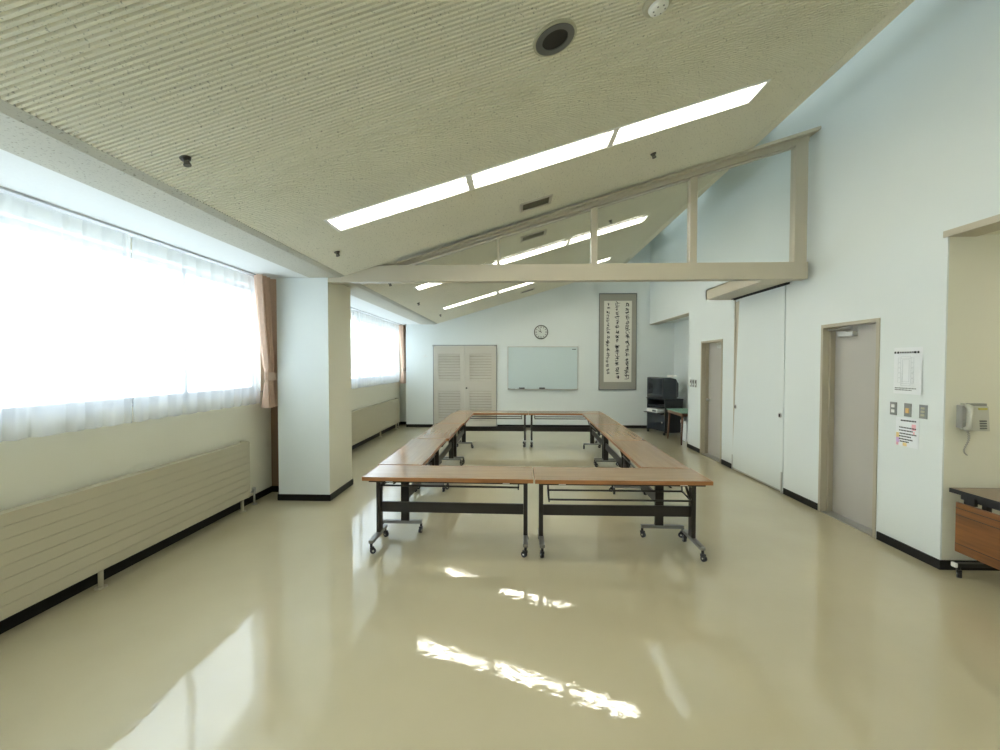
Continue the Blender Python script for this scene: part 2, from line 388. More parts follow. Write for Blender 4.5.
YT = 5.28; BX = 3.075; y0, y1 = YT + .135, 7.2
thb = thing('track_housing', 'cream boxed track housing fixed over the white sliding panel', 'track housing', (0, 0, 0))
b1 = MB(); b1.box(BX, BX + .045, y0, y1, 2.735, 2.895); b1.box(BX, XR, y1 - .04, y1, 2.735, 2.895); b1.box(BX, XR, y0, y1, 2.88, 2.895)
b1.build('fascia', 'cream', thb)
b2 = MB()
for a, e in ((5.43, 5.93), (5.935, 6.55), (6.555, 7.155)): b2.box(BX + .052, XR - .06, a, e, 2.742, 2.752)
b2.build('soffit_board', 'cream', thb)
b3 = MB(); b3.box(XR - .055, XR - .02, y0 + .34, y1 - .05, 2.735, 2.75); b3.box(XR - .0185, XR - .0165, y0 + .3, y1 - .05, 2.72, 2.75, M['metal'])
b3.mats = [M['track'], M['metal']]
b3.build('track_slot', None, thb)

# closet doors in the far wall
a, e, m = -2.223, -.507, -1.365; y = YF
f = MB(); f.box(a, a + .025, y - .03, y, 0, 2.21); f.box(e - .025, e, y - .03, y, 0, 2.21); f.box(a, e, y - .03, y, 2.185, 2.21)
f.box(a - .005, a + .07, y - .05, y - .03, 2.17, 2.21); f.box(e - .07, e + .005, y - .05, y - .03, 2.17, 2.21)
o = struct(f.build('door_4', 'switch'), 'cream double louvred closet doors in the far wall')
for x0, x1, kx in ((a + .027, m - .003, None), (m + .003, e - .027, m + .05)):
    lf = MB(); s = .12
    lf.box(x0, x0 + s, y - .045, y - .01, .01, 2.18); lf.box(x1 - s, x1, y - .045, y - .01, .01, 2.18)
    for z0, z1 in ((.01, .19), (.975, 1.245), (1.975, 2.18)): lf.box(x0 + s, x1 - s, y - .045, y - .01, z0, z1)
    d = lf.build('door_leaf', 'louvre', o)
    lv = MB()
    for z0, z1, n in ((.19, .975, 11), (1.245, 1.975, 10)):
        st = (z1 - z0) / n
        for k in range(n):
            z = z0 + st * (k + .5)
            lv.poly([(x0 + s, y - .046, z - st * .34), (x0 + s, y - .040, z - st * .38), (x0 + s, y - .020, z + st * .34), (x0 + s, y - .026, z + st * .38)], (x1 - x0 - 2 * s, 0, 0))
    lv.build('louvre_panel', 'louvre', d)
    MB().box(x0 + s, x1 - s, y - .009, y - .004, .19, 1.975).build('back_panel', 'cream_frame', d)
    if kx:
        k = MB(); k.tube([(kx, y - .045, 1.06), (kx, y - .07, 1.06), (kx, y - .075, 1.06), (kx, y - .1, 1.06)], [.012, .012, .026, .022], seg=14); k.build('door_knob', 'sprk', d)

# ------------------------------------------------------------------ glazed frame across the room
YT = 5.28
gf = thing('glazed_ceiling_screen', 'cream beam with sloping glazed frame above it spanning the room', 'glazed screen', (0, 0, 0))
MB().box(PX1, 3.44, YT + .01, YT + .13, 2.705, 2.905, bev=.003).build('beam', 'cream', gf)
ZT1, KT, ZB1, KB = 3.362, .308, 3.30, .2945
rt = lambda x: ZT1 + KT * x        # upper edge of the cap (near side)
rb = lambda x: ZB1 + KB * x        # lower edge of the rail, top of the glass
rz = lambda x: rb(x) + .07
cap = MB(); xs0, xs1 = -1.45, XR - .002
cap.poly([(xs0, YT - .07, rt(xs0) - .01), (xs1, YT - .07, rt(xs1) - .035), (xs1, YT - .07, rt(xs1)), (xs0, YT - .07, rt(xs0))], (0, .20, 0))
cap.build('cap_rail', 'cream', gf)
rl = MB(); xs0 = -1.45; xs1 = 3.44
rl.poly([(xs0, YT + .02, max(rb(xs0), 2.905)), (xs1, YT + .02, rb(xs1)), (xs1, YT + .02, rt(xs1) - .03), (xs0, YT + .02, rt(xs0) - .005)], (0, .09, 0))
rl.build('top_rail', 'cream', gf)
bd = MB(); 
bd.poly([(-1.4, YT + .045, rz(-1.4) - .088), (3.3, YT + .045, rz(3.3) - .088), (3.3, YT + .045, rz(3.3) - .070), (-1.4, YT + .045, rz(-1.4) - .070)], (0, .03, 0))
bd.build('glazing_bead', 'louvre', gf)
PO = [(-.232, -.20), (.905, .975), (2.07, 2.15), (3.285, 3.425)]
for a, e in PO:
    MB().poly([(a, YT + .015, 2.905), (e, YT + .015, 2.905), (e, YT + .015, rz(e) - .07), (a, YT + .015, rz(a) - .07)], (0, .10, 0)).build('post', 'cream', gf)
gl = [-1.36] + [v for p_ in PO for v in p_][:-1]
for k in range(0, 8, 2):
    a, e = gl[k], gl[k + 1]
    if k == 0: pts = [(a, YT + .06, 2.905), (e, YT + .06, 2.905), (e, YT + .06, rz(e) - .08), (a, YT + .06, 2.906)]
    else: pts = [(a, YT + .06, 2.905), (e, YT + .06, 2.905), (e, YT + .06, rz(e) - .08), (a, YT + .06, rz(a) - .08)]
    MB().poly(pts, (0, .005, 0)).build('glass_pane', 'smokeglass', gf)

# ------------------------------------------------------------------ ceiling fittings
TS = Matrix.Rotation(-math.atan(CB), 4, 'Y')     # local x follows the slope (upwards to the right)
def ceil_T(x, y): return Matrix.Translation((x, y, cz(x))) @ TS
def light_fixture():
    L = (LX1 - LX0) / 3 / math.cos(math.atan(CB)); h = L / 2; w = LW
    t = thing('ceiling_light', '', 'ceiling light', group='recessed fluorescent strips in the sloping ceiling')
    b = MB()
    b.box(-h, h, -w, -w + .004, -.002, .11); b.box(-h, h, w - .004, w, -.002, .11); b.box(-h, h, -w, w, .106, .11)
    b.box(-h, -h + .003, -w, w, .0, .11); b.box(h - .003, h, -w, w, .0, .11)
    b.box(-h, h, -w - .012, -w + .008, -.008, -.001); b.box(-h, h, w - .008, w + .012, -.008, -.001)
    b.build('housing', 'housing', t)
    for s in (-1, 1):
        y = s * .065
        MB().tube([(-h + .055, y, .052), (h - .055, y, .052)], .016, seg=10).build('tube', 'tube', t)
        for e in (-1, 1):
            x = e * (h - .035)
            q = MB(); q.box(x - .012, x + .012, y - .018, y + .018, .028, .106, bev=.003); q.box(x + (-.022 if e > 0 else .010), x + (-.010 if e > 0 else .022), y - .012, y + .012, .04, .064)
            q.build('lamp_socket', 'white_plastic', t)
    for e in (-1, 1): 
        MB().box(e * (h - .013) - .013, e * (h - .013) + .013, -w, w, -.008, .0).build('end_trim', 'housing', t)
    return t
lf = light_fixture()
pos = [LX0 + (LX1 - LX0) * (k + .5) / 3 for k in range(3)]
RN = ('before the glazed screen', 'just behind the screen', 'nearest the far wall', 'added unseen above the camera', 'added unseen behind the camera')
KN = ('low window end', 'middle', 'high right-wall end')
first = True
for yi, yy in enumerate(LROWS):
    for k, x in enumerate(pos):
        lab = 'fluorescent light at the %s of the strip %s' % (KN[k], RN[yi])
        o = lf if first else dup(lf, (0, 0, 0), 0, lab)
        first = False
        o['label'] = lab; o.location = (x, yy, cz(x)); o.rotation_euler = (0, -math.atan(CB), 0)

def at_ceil(o, x, y, drop=0):
    o.location = (x, y, cz(x) - drop); o.rotation_euler = (0, -math.atan(CB), 0); return o
# round loudspeaker
t = thing('ceiling_speaker', 'round dark-grille loudspeaker with grey ring in the near ceiling', 'speaker')
def disc(r0, r1, z0, z1, m, name, parent, seg=40):
    b = MB(); P = []
    for r, z in ((r0, z0), (r0, z1), (r1, z1), (r1, z0)):
        P.append([b.bm.verts.new((r * math.cos(2 * math.pi * k / seg), r * math.sin(2 * math.pi * k / seg), z)) for k in range(seg)])
    for i in range(4):
        A, B = P[i], P[(i + 1) % 4]
        for k in range(seg): b.bm.faces.new((A[k], A[(k + 1) % seg], B[(k + 1) % seg], B[k]))
    return b.build(name, m, parent)
disc(.108, .122, -.012, .0, 'creamring', 'outer_ring', t); disc(.072, .108, -.016, .0, 'greyring', 'inner_ring', t)
g = MB(); g.tube([(0, 0, -.010), (0, 0, 0)], .073, seg=32); g.build('speaker_grille', 'speakergrille', t)
at_ceil(t, .205, 2.40)
# smoke detector
t = thing('smoke_detector', 'round cream smoke detector at the top edge of the picture', 'smoke detector')
MB().tube([(0, 0, 0), (0, 0, -.02), (0, 0, -.024)], [.078, .078, .07], seg=28).build('base', 'creamring', t)
MB().tube([(0, 0, -.02), (0, 0, -.04), (0, 0, -.05)], [.055, .05, .02], seg=24).build('sensor_head', 'white_plastic', t)
q = MB()
for k in range(6):
    T_ = Matrix.Rotation(k * math.pi / 3, 4, 'Z'); q.box(.012, .034, -.004, .004, -.0475, -.040, T=T_)
q.build('slot', 'black', t)
at_ceil(t, .745, 2.385)
# vents
for x, y, w, lab in ((.215, 4.83, .30, 'rectangular ceiling vent in front of the glazed screen'), (.235, 6.05, .31, 'rectangular ceiling vent seen through the glazed screen'),
                (.275, 10.62, .30, 'rectangular ceiling vent closest to the far wall')):
    t = thing('ceiling_vent', lab, 'vent', group='air vents in the sloping ceiling')
    hw, hd = w / 2, .095
    b = MB(); b.box(-hw - .03, hw + .03, -hd - .03, -hd, -.012, 0); b.box(-hw - .03, hw + .03, hd, hd + .03, -.012, 0); b.box(-hw - .03, -hw, -hd, hd, -.012, 0); b.box(hw, hw + .03, -hd, hd, -.012, 0)
    b.build('frame', 'louvre', t)
    b = MB(); b.box(-hw, hw, -hd, hd, -.003, -.001)
    for k in range(14):
        xx = -hw + (k + .5) * w / 14; b.box(xx - .002, xx + .002, -hd, hd, -.010, -.003)
    b.build('slat_grille', 'vent', t)
    at_ceil(t, x, y)
# sprinkler heads
sp = thing('sprinkler_head', '', 'sprinkler', group='sprinkler heads on the sloping ceiling')
MB().tube([(0, 0, 0), (0, 0, -.012)], [.030, .024], seg=20).build('escutcheon', 'sprk', sp)
b = MB(); b.tube([(0, 0, -.01), (0, 0, -.026)], .013); b.tube([(-.012, 0, -.022), (-.014, 0, -.034), (-.004, 0, -.042)], .005, seg=6); b.tube([(.012, 0, -.022), (.014, 0, -.034), (.004, 0, -.042)], .005, seg=6)
b.tube([(0, 0, -.038), (0, 0, -.044)], .020, seg=16); b.build('deflector', 'sprk', sp)
sps = ((-1.852, 2.40, 'dark sprinkler head low on the near ribbed ceiling above the first window'), (-1.847, 4.45, 'dark sprinkler head just left below the near light strip by the pillar'),
       (1.37, 4.46, 'dark sprinkler head between the near light strip and the glazed screen, high on the slope'), (-1.815, 6.22, 'dark sprinkler head seen just under the beam beside the pillar'),
       (1.383, 6.5, 'dark sprinkler head high on the slope seen through the glazed screen'), (-1.85, 8.2, 'dark sprinkler head low on the slope near the middle of the far window'),
       (-1.80, 10.3, 'dark sprinkler head closest to the far wall above the far curtain'))
for k, (x, y, lab) in enumerate(sps):
    o = sp if k == 0 else dup(sp, (0, 0, 0), 0, lab)
    o['label'] = lab; at_ceil(o, x, y)

# ------------------------------------------------------------------ folding tables
def caster(t, x, y, rot, parent=None):
    R = Matrix.Translation((x, y, 0)) @ Matrix.Rotation(rot, 4, 'Z')
    b = MB(); b.tube([(0, 0, .055), (0, 0, .095)], .012, M['black']); b.box(-.015, .015, -.024, .012, .040, .062, M['black'])
    b.tube([(-.0165, -.014, .027), (.0165, -.014, .027)], .008, M['chrome'], seg=10)
    o = b.build('caster', None, t, T=R)
    w = MB(); w.tube([(-.013, -.014, .026), (.013, -.014, .026)], .026, seg=18); w.build('wheel', 'black', o, T=R)
def make_table(name, shelf, D=.47, L=1.515, py=.035):
    t = thing(name, '', 'table', group='folding tables set out in a rectangle')
    hl, hd = L / 2 - .002, D / 2
    top = MB().box(-hl + .003, hl - .003, -hd + .003, hd - .003, .668, .70).build('tabletop', 'top', t)
    e = MB(); e.box(-hl, hl, -hd, -hd + .003, .667, .701); e.box(-hl, hl, hd - .003, hd, .667, .701); e.box(-hl, -hl + .003, -hd, hd, .667, .701); e.box(hl - .003, hl, -hd, hd, .667, .701)
    e.build('edge_band', 'edge', top)
    u = MB(); u.box(-.70, .70, py - .018, py + .018, .645, .667); 
    for s in (-1, 1): u.box(s * .69 - .022, s * .69 + .022, -.17, .17, .648, .667)
    u.box(-hl + .05, hl - .05, -hd + .03, -hd + .05, .648, .667)
    u.build('underframe', 'darkleg', t)
    MB().box(-.67, .67, py - .011, py + .011, .304, .402, bev=.003).build('crossbar', 'darkleg', t)
    for s in (-1, 1):
        x = s * .69
        lg = MB().box(x - .019, x + .019, py - .040, py + .040, .12, .65, bev=.004).build('leg', 'darkleg', t)
        f = MB(); f.box(x - .022, x + .022, -.205, .205, .092, .122, bev=.004)
        f.build('foot', 'foot', t)
        for q in (-1, 1): caster(t, x, q * .195, random.uniform(0, 6.28))
    ys, zs = shelf
    r = MB()
    for yy, zz in zip(ys, zs): r.tube([(-.62, yy, zz), (.62, yy, zz)], .009, seg=8)
    for s in (-1, 1):
        x = s * .625
        r.tube([(x, ys[0], zs[0]), (x, ys[1], zs[1])], .008, seg=8)
        r.poly([(x - .006, ys[0] - .012, zs[0] - .02), (x - .006, ys[0] + .012, zs[0] - .02), (x - .006, .11, .66), (x - .006, .07, .66)], (.012, 0, 0))
        r.poly([(x - .003, ys[1] - .008, zs[1] - .015), (x - .003, ys[1] + .012, zs[1] - .015), (x - .003, ys[1] + .06, .66), (x - .003, ys[1] + .03, .66)], (.006, 0, 0))
    r.build('shelf_rack', 'darkleg', t)
    for s in (-1, 1):
        MB().box(s * .52 - .03, s * .52 + .03, -hd + .02, -hd + .045, .655, .667).build('latch', 'metal', t)
    return t
SH_LOW = ((-.10, .10), (.49, .517)); SH_HI = ((-.10, .10), (.592, .575))
tb_hi = make_table('folding_table', SH_HI); tb_lo = make_table('folding_table', SH_LOW)
ts_hi = make_table('folding_table', SH_HI, .44, 1.508); ts_lo = make_table('folding_table', SH_LOW, .44, 1.508)
hp = math.pi / 2
tabs = [  # src, x, y, rz, label
    (tb_hi, -.601, 3.995, math.radians(-1.2), 'near-row folding table on the left, its shelf folded up under the brown top'),
    (tb_lo, .9215, 3.972, math.radians(0.1), 'near-row folding table on the right, its wire shelf lowered'),
    (ts_lo, -1.152, 5.015, -hp, 'left-side folding table adjoining the near row'),
    (ts_hi, -1.118, 6.53, -hp, 'left-side folding table, middle of its three'),
    (ts_hi, -1.088, 8.045, -hp, 'left-side folding table adjoining the far row'),
    (ts_lo, 1.455, 4.975, hp + math.radians(-1.5), 'right-side folding table adjoining the near row'),
    (ts_hi, 1.495, 6.49, hp + math.radians(-1.4), 'right-side folding table, middle of its three'),
    (ts_lo, 1.535, 8.005, hp + math.radians(-1.4), 'right-side folding table adjoining the far row'),
    (tb_hi, -.505, 9.04, math.pi, 'far-row folding table in front of the louvred closet'),
    (tb_hi, 1.013, 9.03, math.pi, 'far-row folding table in front of the whiteboard')]
used = set()
for src, x, y, r, lab in tabs:
    if id(src) in used: dup(src, (x, y, 0), r, lab)
    else: used.add(id(src)); src.location = (x, y, 0); src.rotation_euler = (0, 0, r); src['label'] = lab

# folding desk in the nook
t = thing('folding_desk', 'folding table with brown wooden front panel in the phone nook', 'table', (3.725, 2.87, 0), math.radians(-0.5))
tp = MB().box(-.225, .225, -.75, .75, .672, .70, bev=.003).build('tabletop', 'desktop', t)
e = MB(); e.box(-.229, -.2255, -.752, .752, .667, .7005); e.box(-.229, .229, .7505, .754, .667, .7005); e.box(-.229, .229, -.754, -.7505, .667, .7005)
e.build('edge_band', 'black', tp)
pn = MB(); pn.box(-.215, -.197, -.715, .715, .20, .60, bev=.008)
for z in (.27, .50, .555): pn.box(-.2165, -.2145, -.71, .71, z - .0025, z + .0025, M['black'])
pn.mats = [M['panel'], M['black']]
for f in pn.bm.faces:
    c = f.calc_center_median(); f.material_index = 1 if (c.x < -.2155 or (c.x < -.2140 and min(abs(c.z - z) for z in (.27, .50, .555)) < .004)) else 0
pn.build('modesty_panel', None, t)
b = MB()
for y in (-.62, -.3, .0, .3, .62): b.box(-.205, -.18, y - .04, y + .04, .60, .672)
b.box(-.19, -.165, -.70, .70, .625, .665); b.build('bracket', 'black', t)
for s in (-1, 1):
    y = s * .69
    MB().box(-.02, .02, y - .02, y + .02, .11, .665, bev=.004).build('leg', 'black', t)
    MB().box(-.225, .225, y - .018, y + .018, .085, .115, bev=.006).build('foot', 'black', t)
    MB().box(-.245, -.2255, y - .02, y + .02, .082, .118, bev=.005).build('foot_cap', 'white_plastic', t)
    for q in (-1, 1): caster(t, q * .2, y, .6 * q)

# ------------------------------------------------------------------ radiators
def radiator(y0, y1, legs, label, valve):
    t = thing('radiator', label, 'radiator', (0, (y0 + y1) / 2, 0)); o = (y0 + y1) / 2
    X0, X1 = XL + .035, -3.115; z0, z1, n = .145, .79, 8; st = (z1 - z0) / n
    b = MB()
    for k in range(n): b.box(X0 + .03, X1, y0 - o, y1 - o, z0 + k * st + .0015, z0 + (k + 1) * st - .0015, bev=.0012)
    b.build('front_panel', 'rad', t)
    MB().box(X0 + .02, X1 - .006, y0 - o + .002, y1 - o - .002, z0 + .002, z1 - .002).build('core', 'groove', t)
    for s in (y0, y1 - .03): MB().box(X0, X1 - .01, s - o, s - o + .03, z0 - .01, z1 + .01).build('end_manifold', 'rad', t)
    for y in legs:
        l = MB(); l.tube([(X1 - .035, y - o, 0), (X1 - .035, y - o, z0 + .01)], .017, seg=14); l.tube([(X1 - .035, y - o, 0), (X1 - .035, y - o, .008)], .04, seg=18)
        l.box(X0 - .02, X1 - .03, y - o - .012, y - o + .012, z0 - .02, z0); l.build('foot', 'rad', t)
    if valve:
        v = MB(); yv = valve - o; v.tube([(X1 - .06, yv, 0), (X1 - .06, yv, .17)], .012, seg=12); v.tube([(X1 - .06, yv, .14), (X1 - .06, yv, .20)], [.022, .018], seg=12)
        v.tube([(X1 - .06, yv, .16), (X1 - .06, y1 - o - .01, .165)], .01, seg=10); v.tube([(X1 - .06, yv, 0), (X1 - .06, yv, .006)], .032, seg=16)
        v.build('valve', 'metal', t)
    return t
radiator(-1.4, 4.96, (.6, 3.15, 4.86), 'long beige panel radiator under the near window', 5.13)
radiator(6.45, 11.45, (7.4, 9.98, 11.3), 'beige panel radiator under the far window beyond the pillar', 11.6)

# ------------------------------------------------------------------ curtains
def sheer(y0, y1, label, per=.165, x=-3.135, amp=.022):
    b = MB(); cols = []; y = y0; rows = [2.745, 2.70, 2.4, 2.0, 1.6, 1.35, 1.215]
    while y < y1 - .02:
        p = per * random.uniform(.75, 1.3); p = min(p, y1 - y)
        k = random.uniform(.7, 1.3)
        for u, dx in ((0, -amp * k), (.06, amp * k), (.35, amp * .5 * k), (.7, -amp * .3 * k), (.94, -amp * k)): cols.append((y + u * p, dx, k))
        y += p
    P = []
    for z in rows:
        v = (2.745 - z) / 1.53
        P.append([(x + dx * (.35 + .9 * v) , yy + .004 * v * math.sin(yy * 9), z + (.006 * k if z < 1.3 else 0)) for yy, dx, k in cols])
    b.grid(P)
    o = b.build('sheer_curtain', 'sheer', recalc=False)
    tag(o, label, 'sheer curtain', 'white sheer curtains over the windows')
    return o
sheer(-4.1, 3.465, 'wide white sheer curtain over the near part of the first window')
sheer(3.475, 5.25, 'white sheer curtain over the end of the first window beside the brown curtain')
sheer(6.25, 8.595, 'white sheer curtain next to the pillar over the far window', .12)
sheer(8.605, 11.60, 'white sheer curtain next to the far brown curtain', .12)
for y0, y1 in ((-4.2, 5.66), (6.2, 12.05)):
    o = MB().box(-3.15, -3.07, y0, y1, 2.745, ZS).build('curtain_rail', 'alu'); tag(o, 'slim metal curtain rail above the %s window' % ('near' if y0 < 0 else 'far'), 'curtain rail')

def drape(y0, y1, ty0, ty1, by0, by1, label, x=-3.02):
    """tied-back curtain gathered toward the pillar side"""
    t = thing('tied_curtain', label, 'curtain', (x, (y0 + y1) / 2, 0), group='pinkish-brown curtains tied back'); oy = (y0 + y1) / 2
    b = MB(); P = []; n = 120; ZT = 2.745
    rows = [ZT - i * (ZT - 1.59) / 14 for i in range(15)] + [1.59 - i * .09 / 2 for i in range(1, 3)] + [1.50 - i * .33 / 6 for i in range(1, 7)]
    for z in rows:
        if z > 1.59:
            v = (ZT - z) / (ZT - 1.59); s = v ** 1.35; a = y0 + (ty0 - y0) * s; e = y1 + (ty1 - y1) * s; am = .058 - .02 * v
        elif z >= 1.50: a, e, am = ty0, ty1, .020
        else:
            v = (1.50 - z) / .33; s = v ** .6; a = ty0 + (by0 - ty0) * s; e = ty1 + (by1 - ty1) * s; am = .022 + .034 * v
        P.append([(am * math.sin(u * 2 * math.pi * 6.5 + 1.1 * math.sin(u * 7)) + .010 * math.sin(u * 53), a + (e - a) * u - oy, z) for u in [k / n for k in range(n + 1)]])
    b.grid(P); b.build('drape', 'brown_fabric', t, recalc=False)
    d = MB(); P = []
    for zz, r in ((1.50, .034), (1.51, .04), (1.585, .04), (1.595, .034)):
        P.append([( r * math.cos(a) * 1.0, (ty0 + ty1) / 2 - oy + ((ty1 - ty0) / 2 + .012) * math.sin(a), zz) for a in [2 * math.pi * k / 32 for k in range(33)]])
    d.grid(P); d.build('tie_band', 'tieband', t)
    return t
drape(4.98, 5.60, 5.14, 5.58, 5.10, 5.60, 'pinkish-brown curtain tied back beside the near face of the pillar')
drape(11.55, 12.05, 11.72, 12.03, 11.66, 12.05, 'pinkish-brown curtain tied back in the corner by the far wall', x=-3.08)

# ------------------------------------------------------------------ things on the far wall
Y = YF
# whiteboard
t = thing('whiteboard', 'wide pale blue-grey whiteboard with metal frame on the far wall', 'whiteboard', (.709, Y, 0))
x0, x1, z0, z1 = -.936, .936, 1.015, 2.166
MB().box(x0 + .015, x1 - .015, -.018, -.006, z0 + .015, z1 - .015).build('writing_surface', 'board', t)
f = MB(); f.box(x0, x1, -.024, 0, z1 - .022, z1); f.box(x0, x1, -.024, 0, z0, z0 + .022); f.box(x0, x0 + .022, -.024, 0, z0, z1); f.box(x1 - .022, x1, -.024, 0, z0, z1)
f.build('frame', 'metal', t)
f = MB(); f.box(x0 + .04, x1 - .04, -.085, -.024, 1.02, 1.028); f.box(x0 + .04, x1 - .04, -.088, -.083, 1.02, 1.042); f.build('pen_tray', 'metal', t)
MB().box(x1 - .16, x1 - .06, -.0195, -.018, z1 - .085, z1 - .07).build('corner_mark', 'ink', t)
# erasers and markers on the tray
for x, lab in ((.155, 'black whiteboard eraser nearer the closet doors'), (.69, 'black whiteboard eraser at the middle of the tray')):
    t = thing('whiteboard_eraser', lab, 'eraser', (x, Y - .054, 1.028), group='erasers on the whiteboard tray')
    MB().box(-.075, .075, -.024, .024, .018, .05, bev=.005).build('handle', 'black', t); MB().box(-.073, .073, -.022, .022, 0, .019).build('felt_pad', 'greyring', t)
for k, (x, m) in enumerate(((-.16, 'ink'), (-.09, 'switch'), (.02, 'white_plastic'))):
    lab = ('black marker at the closet end of the whiteboard tray', 'grey marker second from the closet end of the tray', 'white marker lying beside the first eraser')[k]
    t = thing('marker', lab, 'marker', (x, Y - .05 - .008 * k, 1.038), group='markers on the whiteboard tray')
    MB().tube([(-.045, 0, 0), (.025, 0, 0)], .009, seg=10).build('barrel', m, t); MB().tube([(.025, 0, 0), (.058, 0, 0)], .0095, seg=10).build('cap', 'black', t)
# clock
t = thing('wall_clock', 'round white wall clock with grey rim above the whiteboard', 'clock', (.662, Y, 2.545))
b = MB(); P = []
for r, y in ((.187, 0), (.187, -.035), (.176, -.045), (.163, -.04), (.163, -.02)):
    P.append([(r * math.cos(a), y, r * math.sin(a)) for a in [2 * math.pi * k / 48 for k in range(49)]])
b.grid(P); b.build('rim', 'clockrim', t)
b = MB(); b.tube([(0, -.005, 0), (0, -.022, 0)], .165, seg=48); b.build('dial', 'clockface', t)
b = MB()
for k in range(12):
    T_ = Matrix.Rotation(k * math.pi / 6, 4, 'Y'); w = .008 if k % 3 else .012
    b.box(-w, w, -.0245, -.0225, .118, .146, T=T_)
b.build('hour_mark', 'clockrim', t)
def hand(ang, l, w, name, y):
    MB().box(-w, w, y - .002, y, -.02, l, T=Matrix.Rotation(math.radians(ang), 4, 'Y')).build(name, 'black', t)
hand(-62, .075, .007, 'hour_hand', -.026); hand(-18, .11, .005, 'minute_hand', -.029)
# calligraphy scroll
t = thing('calligraphy_scroll', 'tall hanging scroll with three columns of brush calligraphy', 'scroll', (2.676, Y, 0))
x0, x1, z0, z1 = -.492, .492, 1.013, 3.557
MB().box(x0 + .012, x1 - .012, -.022, -.004, z0 + .012, z1 - .012).build('mount', 'brocade', t)
b = MB(); b.box(x0, x1, -.034, 0, z1 - .025, z1); b.box(x0, x1, -.034, 0, z0, z0 + .022); b.box(x0, x0 + .014, -.03, 0, z0, z1); b.box(x1 - .014, x1, -.03, 0, z0, z1); b.build('border_frame', 'scrolledge', t)
pp = MB().box(-.361, .361, -.025, -.021, 1.225, 3.359).build('paper', 'oldpaper', t)
ink = MB(); rnd = random.Random(11)
def stroke(cx, cz_, w, dx, dz, bend):
    n = 7; A, B = [], []
    for i in range(n):
        u = i / (n - 1) - .5; px = cx + dx * u; pz = cz_ + dz * u; l = math.hypot(dx, dz) or 1; nx_, nz_ = -dz / l, dx / l
        px += nx_ * bend * (1 - 4 * u * u); pz += nz_ * bend * (1 - 4 * u * u); ww = w * (.35 + .65 * math.sin(math.pi * (i + .6) / (n + .2)))
        A.append((px + nx_ * ww, -.0262, pz + nz_ * ww)); B.append((px - nx_ * ww, -.0262, pz - nz_ * ww))
    for i in range(n - 1): ink.quad(A[i], A[i + 1], B[i + 1], B[i])
for colx, top, bot, n, sc_ in ((.245, 3.32, 1.29, 17, 1.0), (-.015, 3.32, 1.29, 17, 1.0), (-.255, 3.32, 1.40, 18, .82)):
    st = (top - bot) / n
    for k in range(n):
        zc = top - st * (k + .5); s = .066 * sc_ * rnd.uniform(.75, 1.2); cx = colx + rnd.uniform(-.012, .012)
        for q in range(rnd.randint(5, 8)):
            tpe = rnd.random(); ox, oz = rnd.uniform(-s, s) * .6, rnd.uniform(-s, s) * .75
            if tpe < .42: stroke(cx + ox * .4, zc + oz, rnd.uniform(.0045, .0085) * sc_, s * rnd.uniform(.9, 1.7), s * rnd.uniform(-.1, .45), rnd.uniform(-.008, .008))
            elif tpe < .7: stroke(cx + ox, zc + oz * .4, rnd.uniform(.0045, .009) * sc_, s * rnd.uniform(-.35, .2), s * rnd.uniform(1.0, 1.7), rnd.uniform(-.012, .012))
            else: stroke(cx + ox, zc + oz, rnd.uniform(.006, .010) * sc_, s * rnd.uniform(.4, .9), s * rnd.uniform(-1, -.4), rnd.uniform(-.012, .012))
ink.build('calligraphy', 'ink', pp, recalc=False)
# small hook fitting left of the closet
t = thing('wall_hook', 'small white hook fitting on the far wall beside the louvred closet', 'hook', (-2.43, Y, 1.93))
MB().box(-.06, .06, -.012, 0, -.03, -.015, bev=.003).build('bar', 'white_plastic', t); MB().tube([(0, -.008, -.02), (0, -.03, -.03), (0, -.035, .03)], .006, seg=8).build('peg', 'white_plastic', t)

# ------------------------------------------------------------------ television corner
ux = Vector((.305, -.952, 0)); ang = math.atan2(ux.y, ux.x)   # along the stand's front, window side to camera side
c0 = Vector((3.33, 11.09, 0)); c1 = Vector((3.33 + .305 * .72, 11.09 - .952 * .72, 0))
nrm = Vector((.952, .305, 0)); cen = (c0 + c1) / 2 + nrm * .25 + Vector((-.025, 0, 0))
t = thing('tv_stand', 'black wheeled television stand with open shelf in the far right corner', 'tv stand', (cen.x, cen.y, 0), ang)
# local: x along the front, y to the back, z up
b = MB(); b.box(-.36, -.335, -.25, .25, .06, .86); b.box(.335, .36, -.25, .25, .06, .86); b.box(-.335, .335, .23, .25, .06, .84); b.build('side_board', 'stand', t)
MB().box(-.37, .37, -.26, .26, .84, .865, bev=.003).build('top_board', 'stand', t)
MB().box(-.335, .335, -.24, .23, .66, .68).build('shelf', 'stand', t)
MB().box(-.335, .335, -.36, .23, .50, .515, bev=.002).build('pull_out_shelf', 'black', t)
dd = MB().box(-.335, .335, -.252, -.235, .09, .485, bev=.003).build('cabinet_door', 'screen', t)
MB().tube([(.26, -.252, .30), (.26, -.27, .30)], .018, seg=12).build('latch', 'metal', dd)
for sx in (-1, 1):
    for sy in (-1, 1): 
        w = MB(); w.tube([(sx * .32 - .012, sy * .24, .028), (sx * .32 + .012, sy * .24, .028)], .028, seg=14); w.box(sx * .32 - .02, sx * .32 + .02, sy * .24 - .02, sy * .24 + .02, .045, .06); w.build('caster', 'black', t)
t = thing('video_player', 'silver-white video player on the pull-out shelf of the television stand', 'video player', (cen.x, cen.y, .515), ang)
MB().box(-.25, .17, -.33, -.02, .008, .095, bev=.006).build('body', 'white_plastic', t); MB().box(-.02, .12, -.334, -.329, .03, .07).build('display', 'black', t)
t = thing('television', 'dark boxy cathode-ray television standing on the black stand', 'television', (cen.x, cen.y, .865), ang)
b = MB(); 
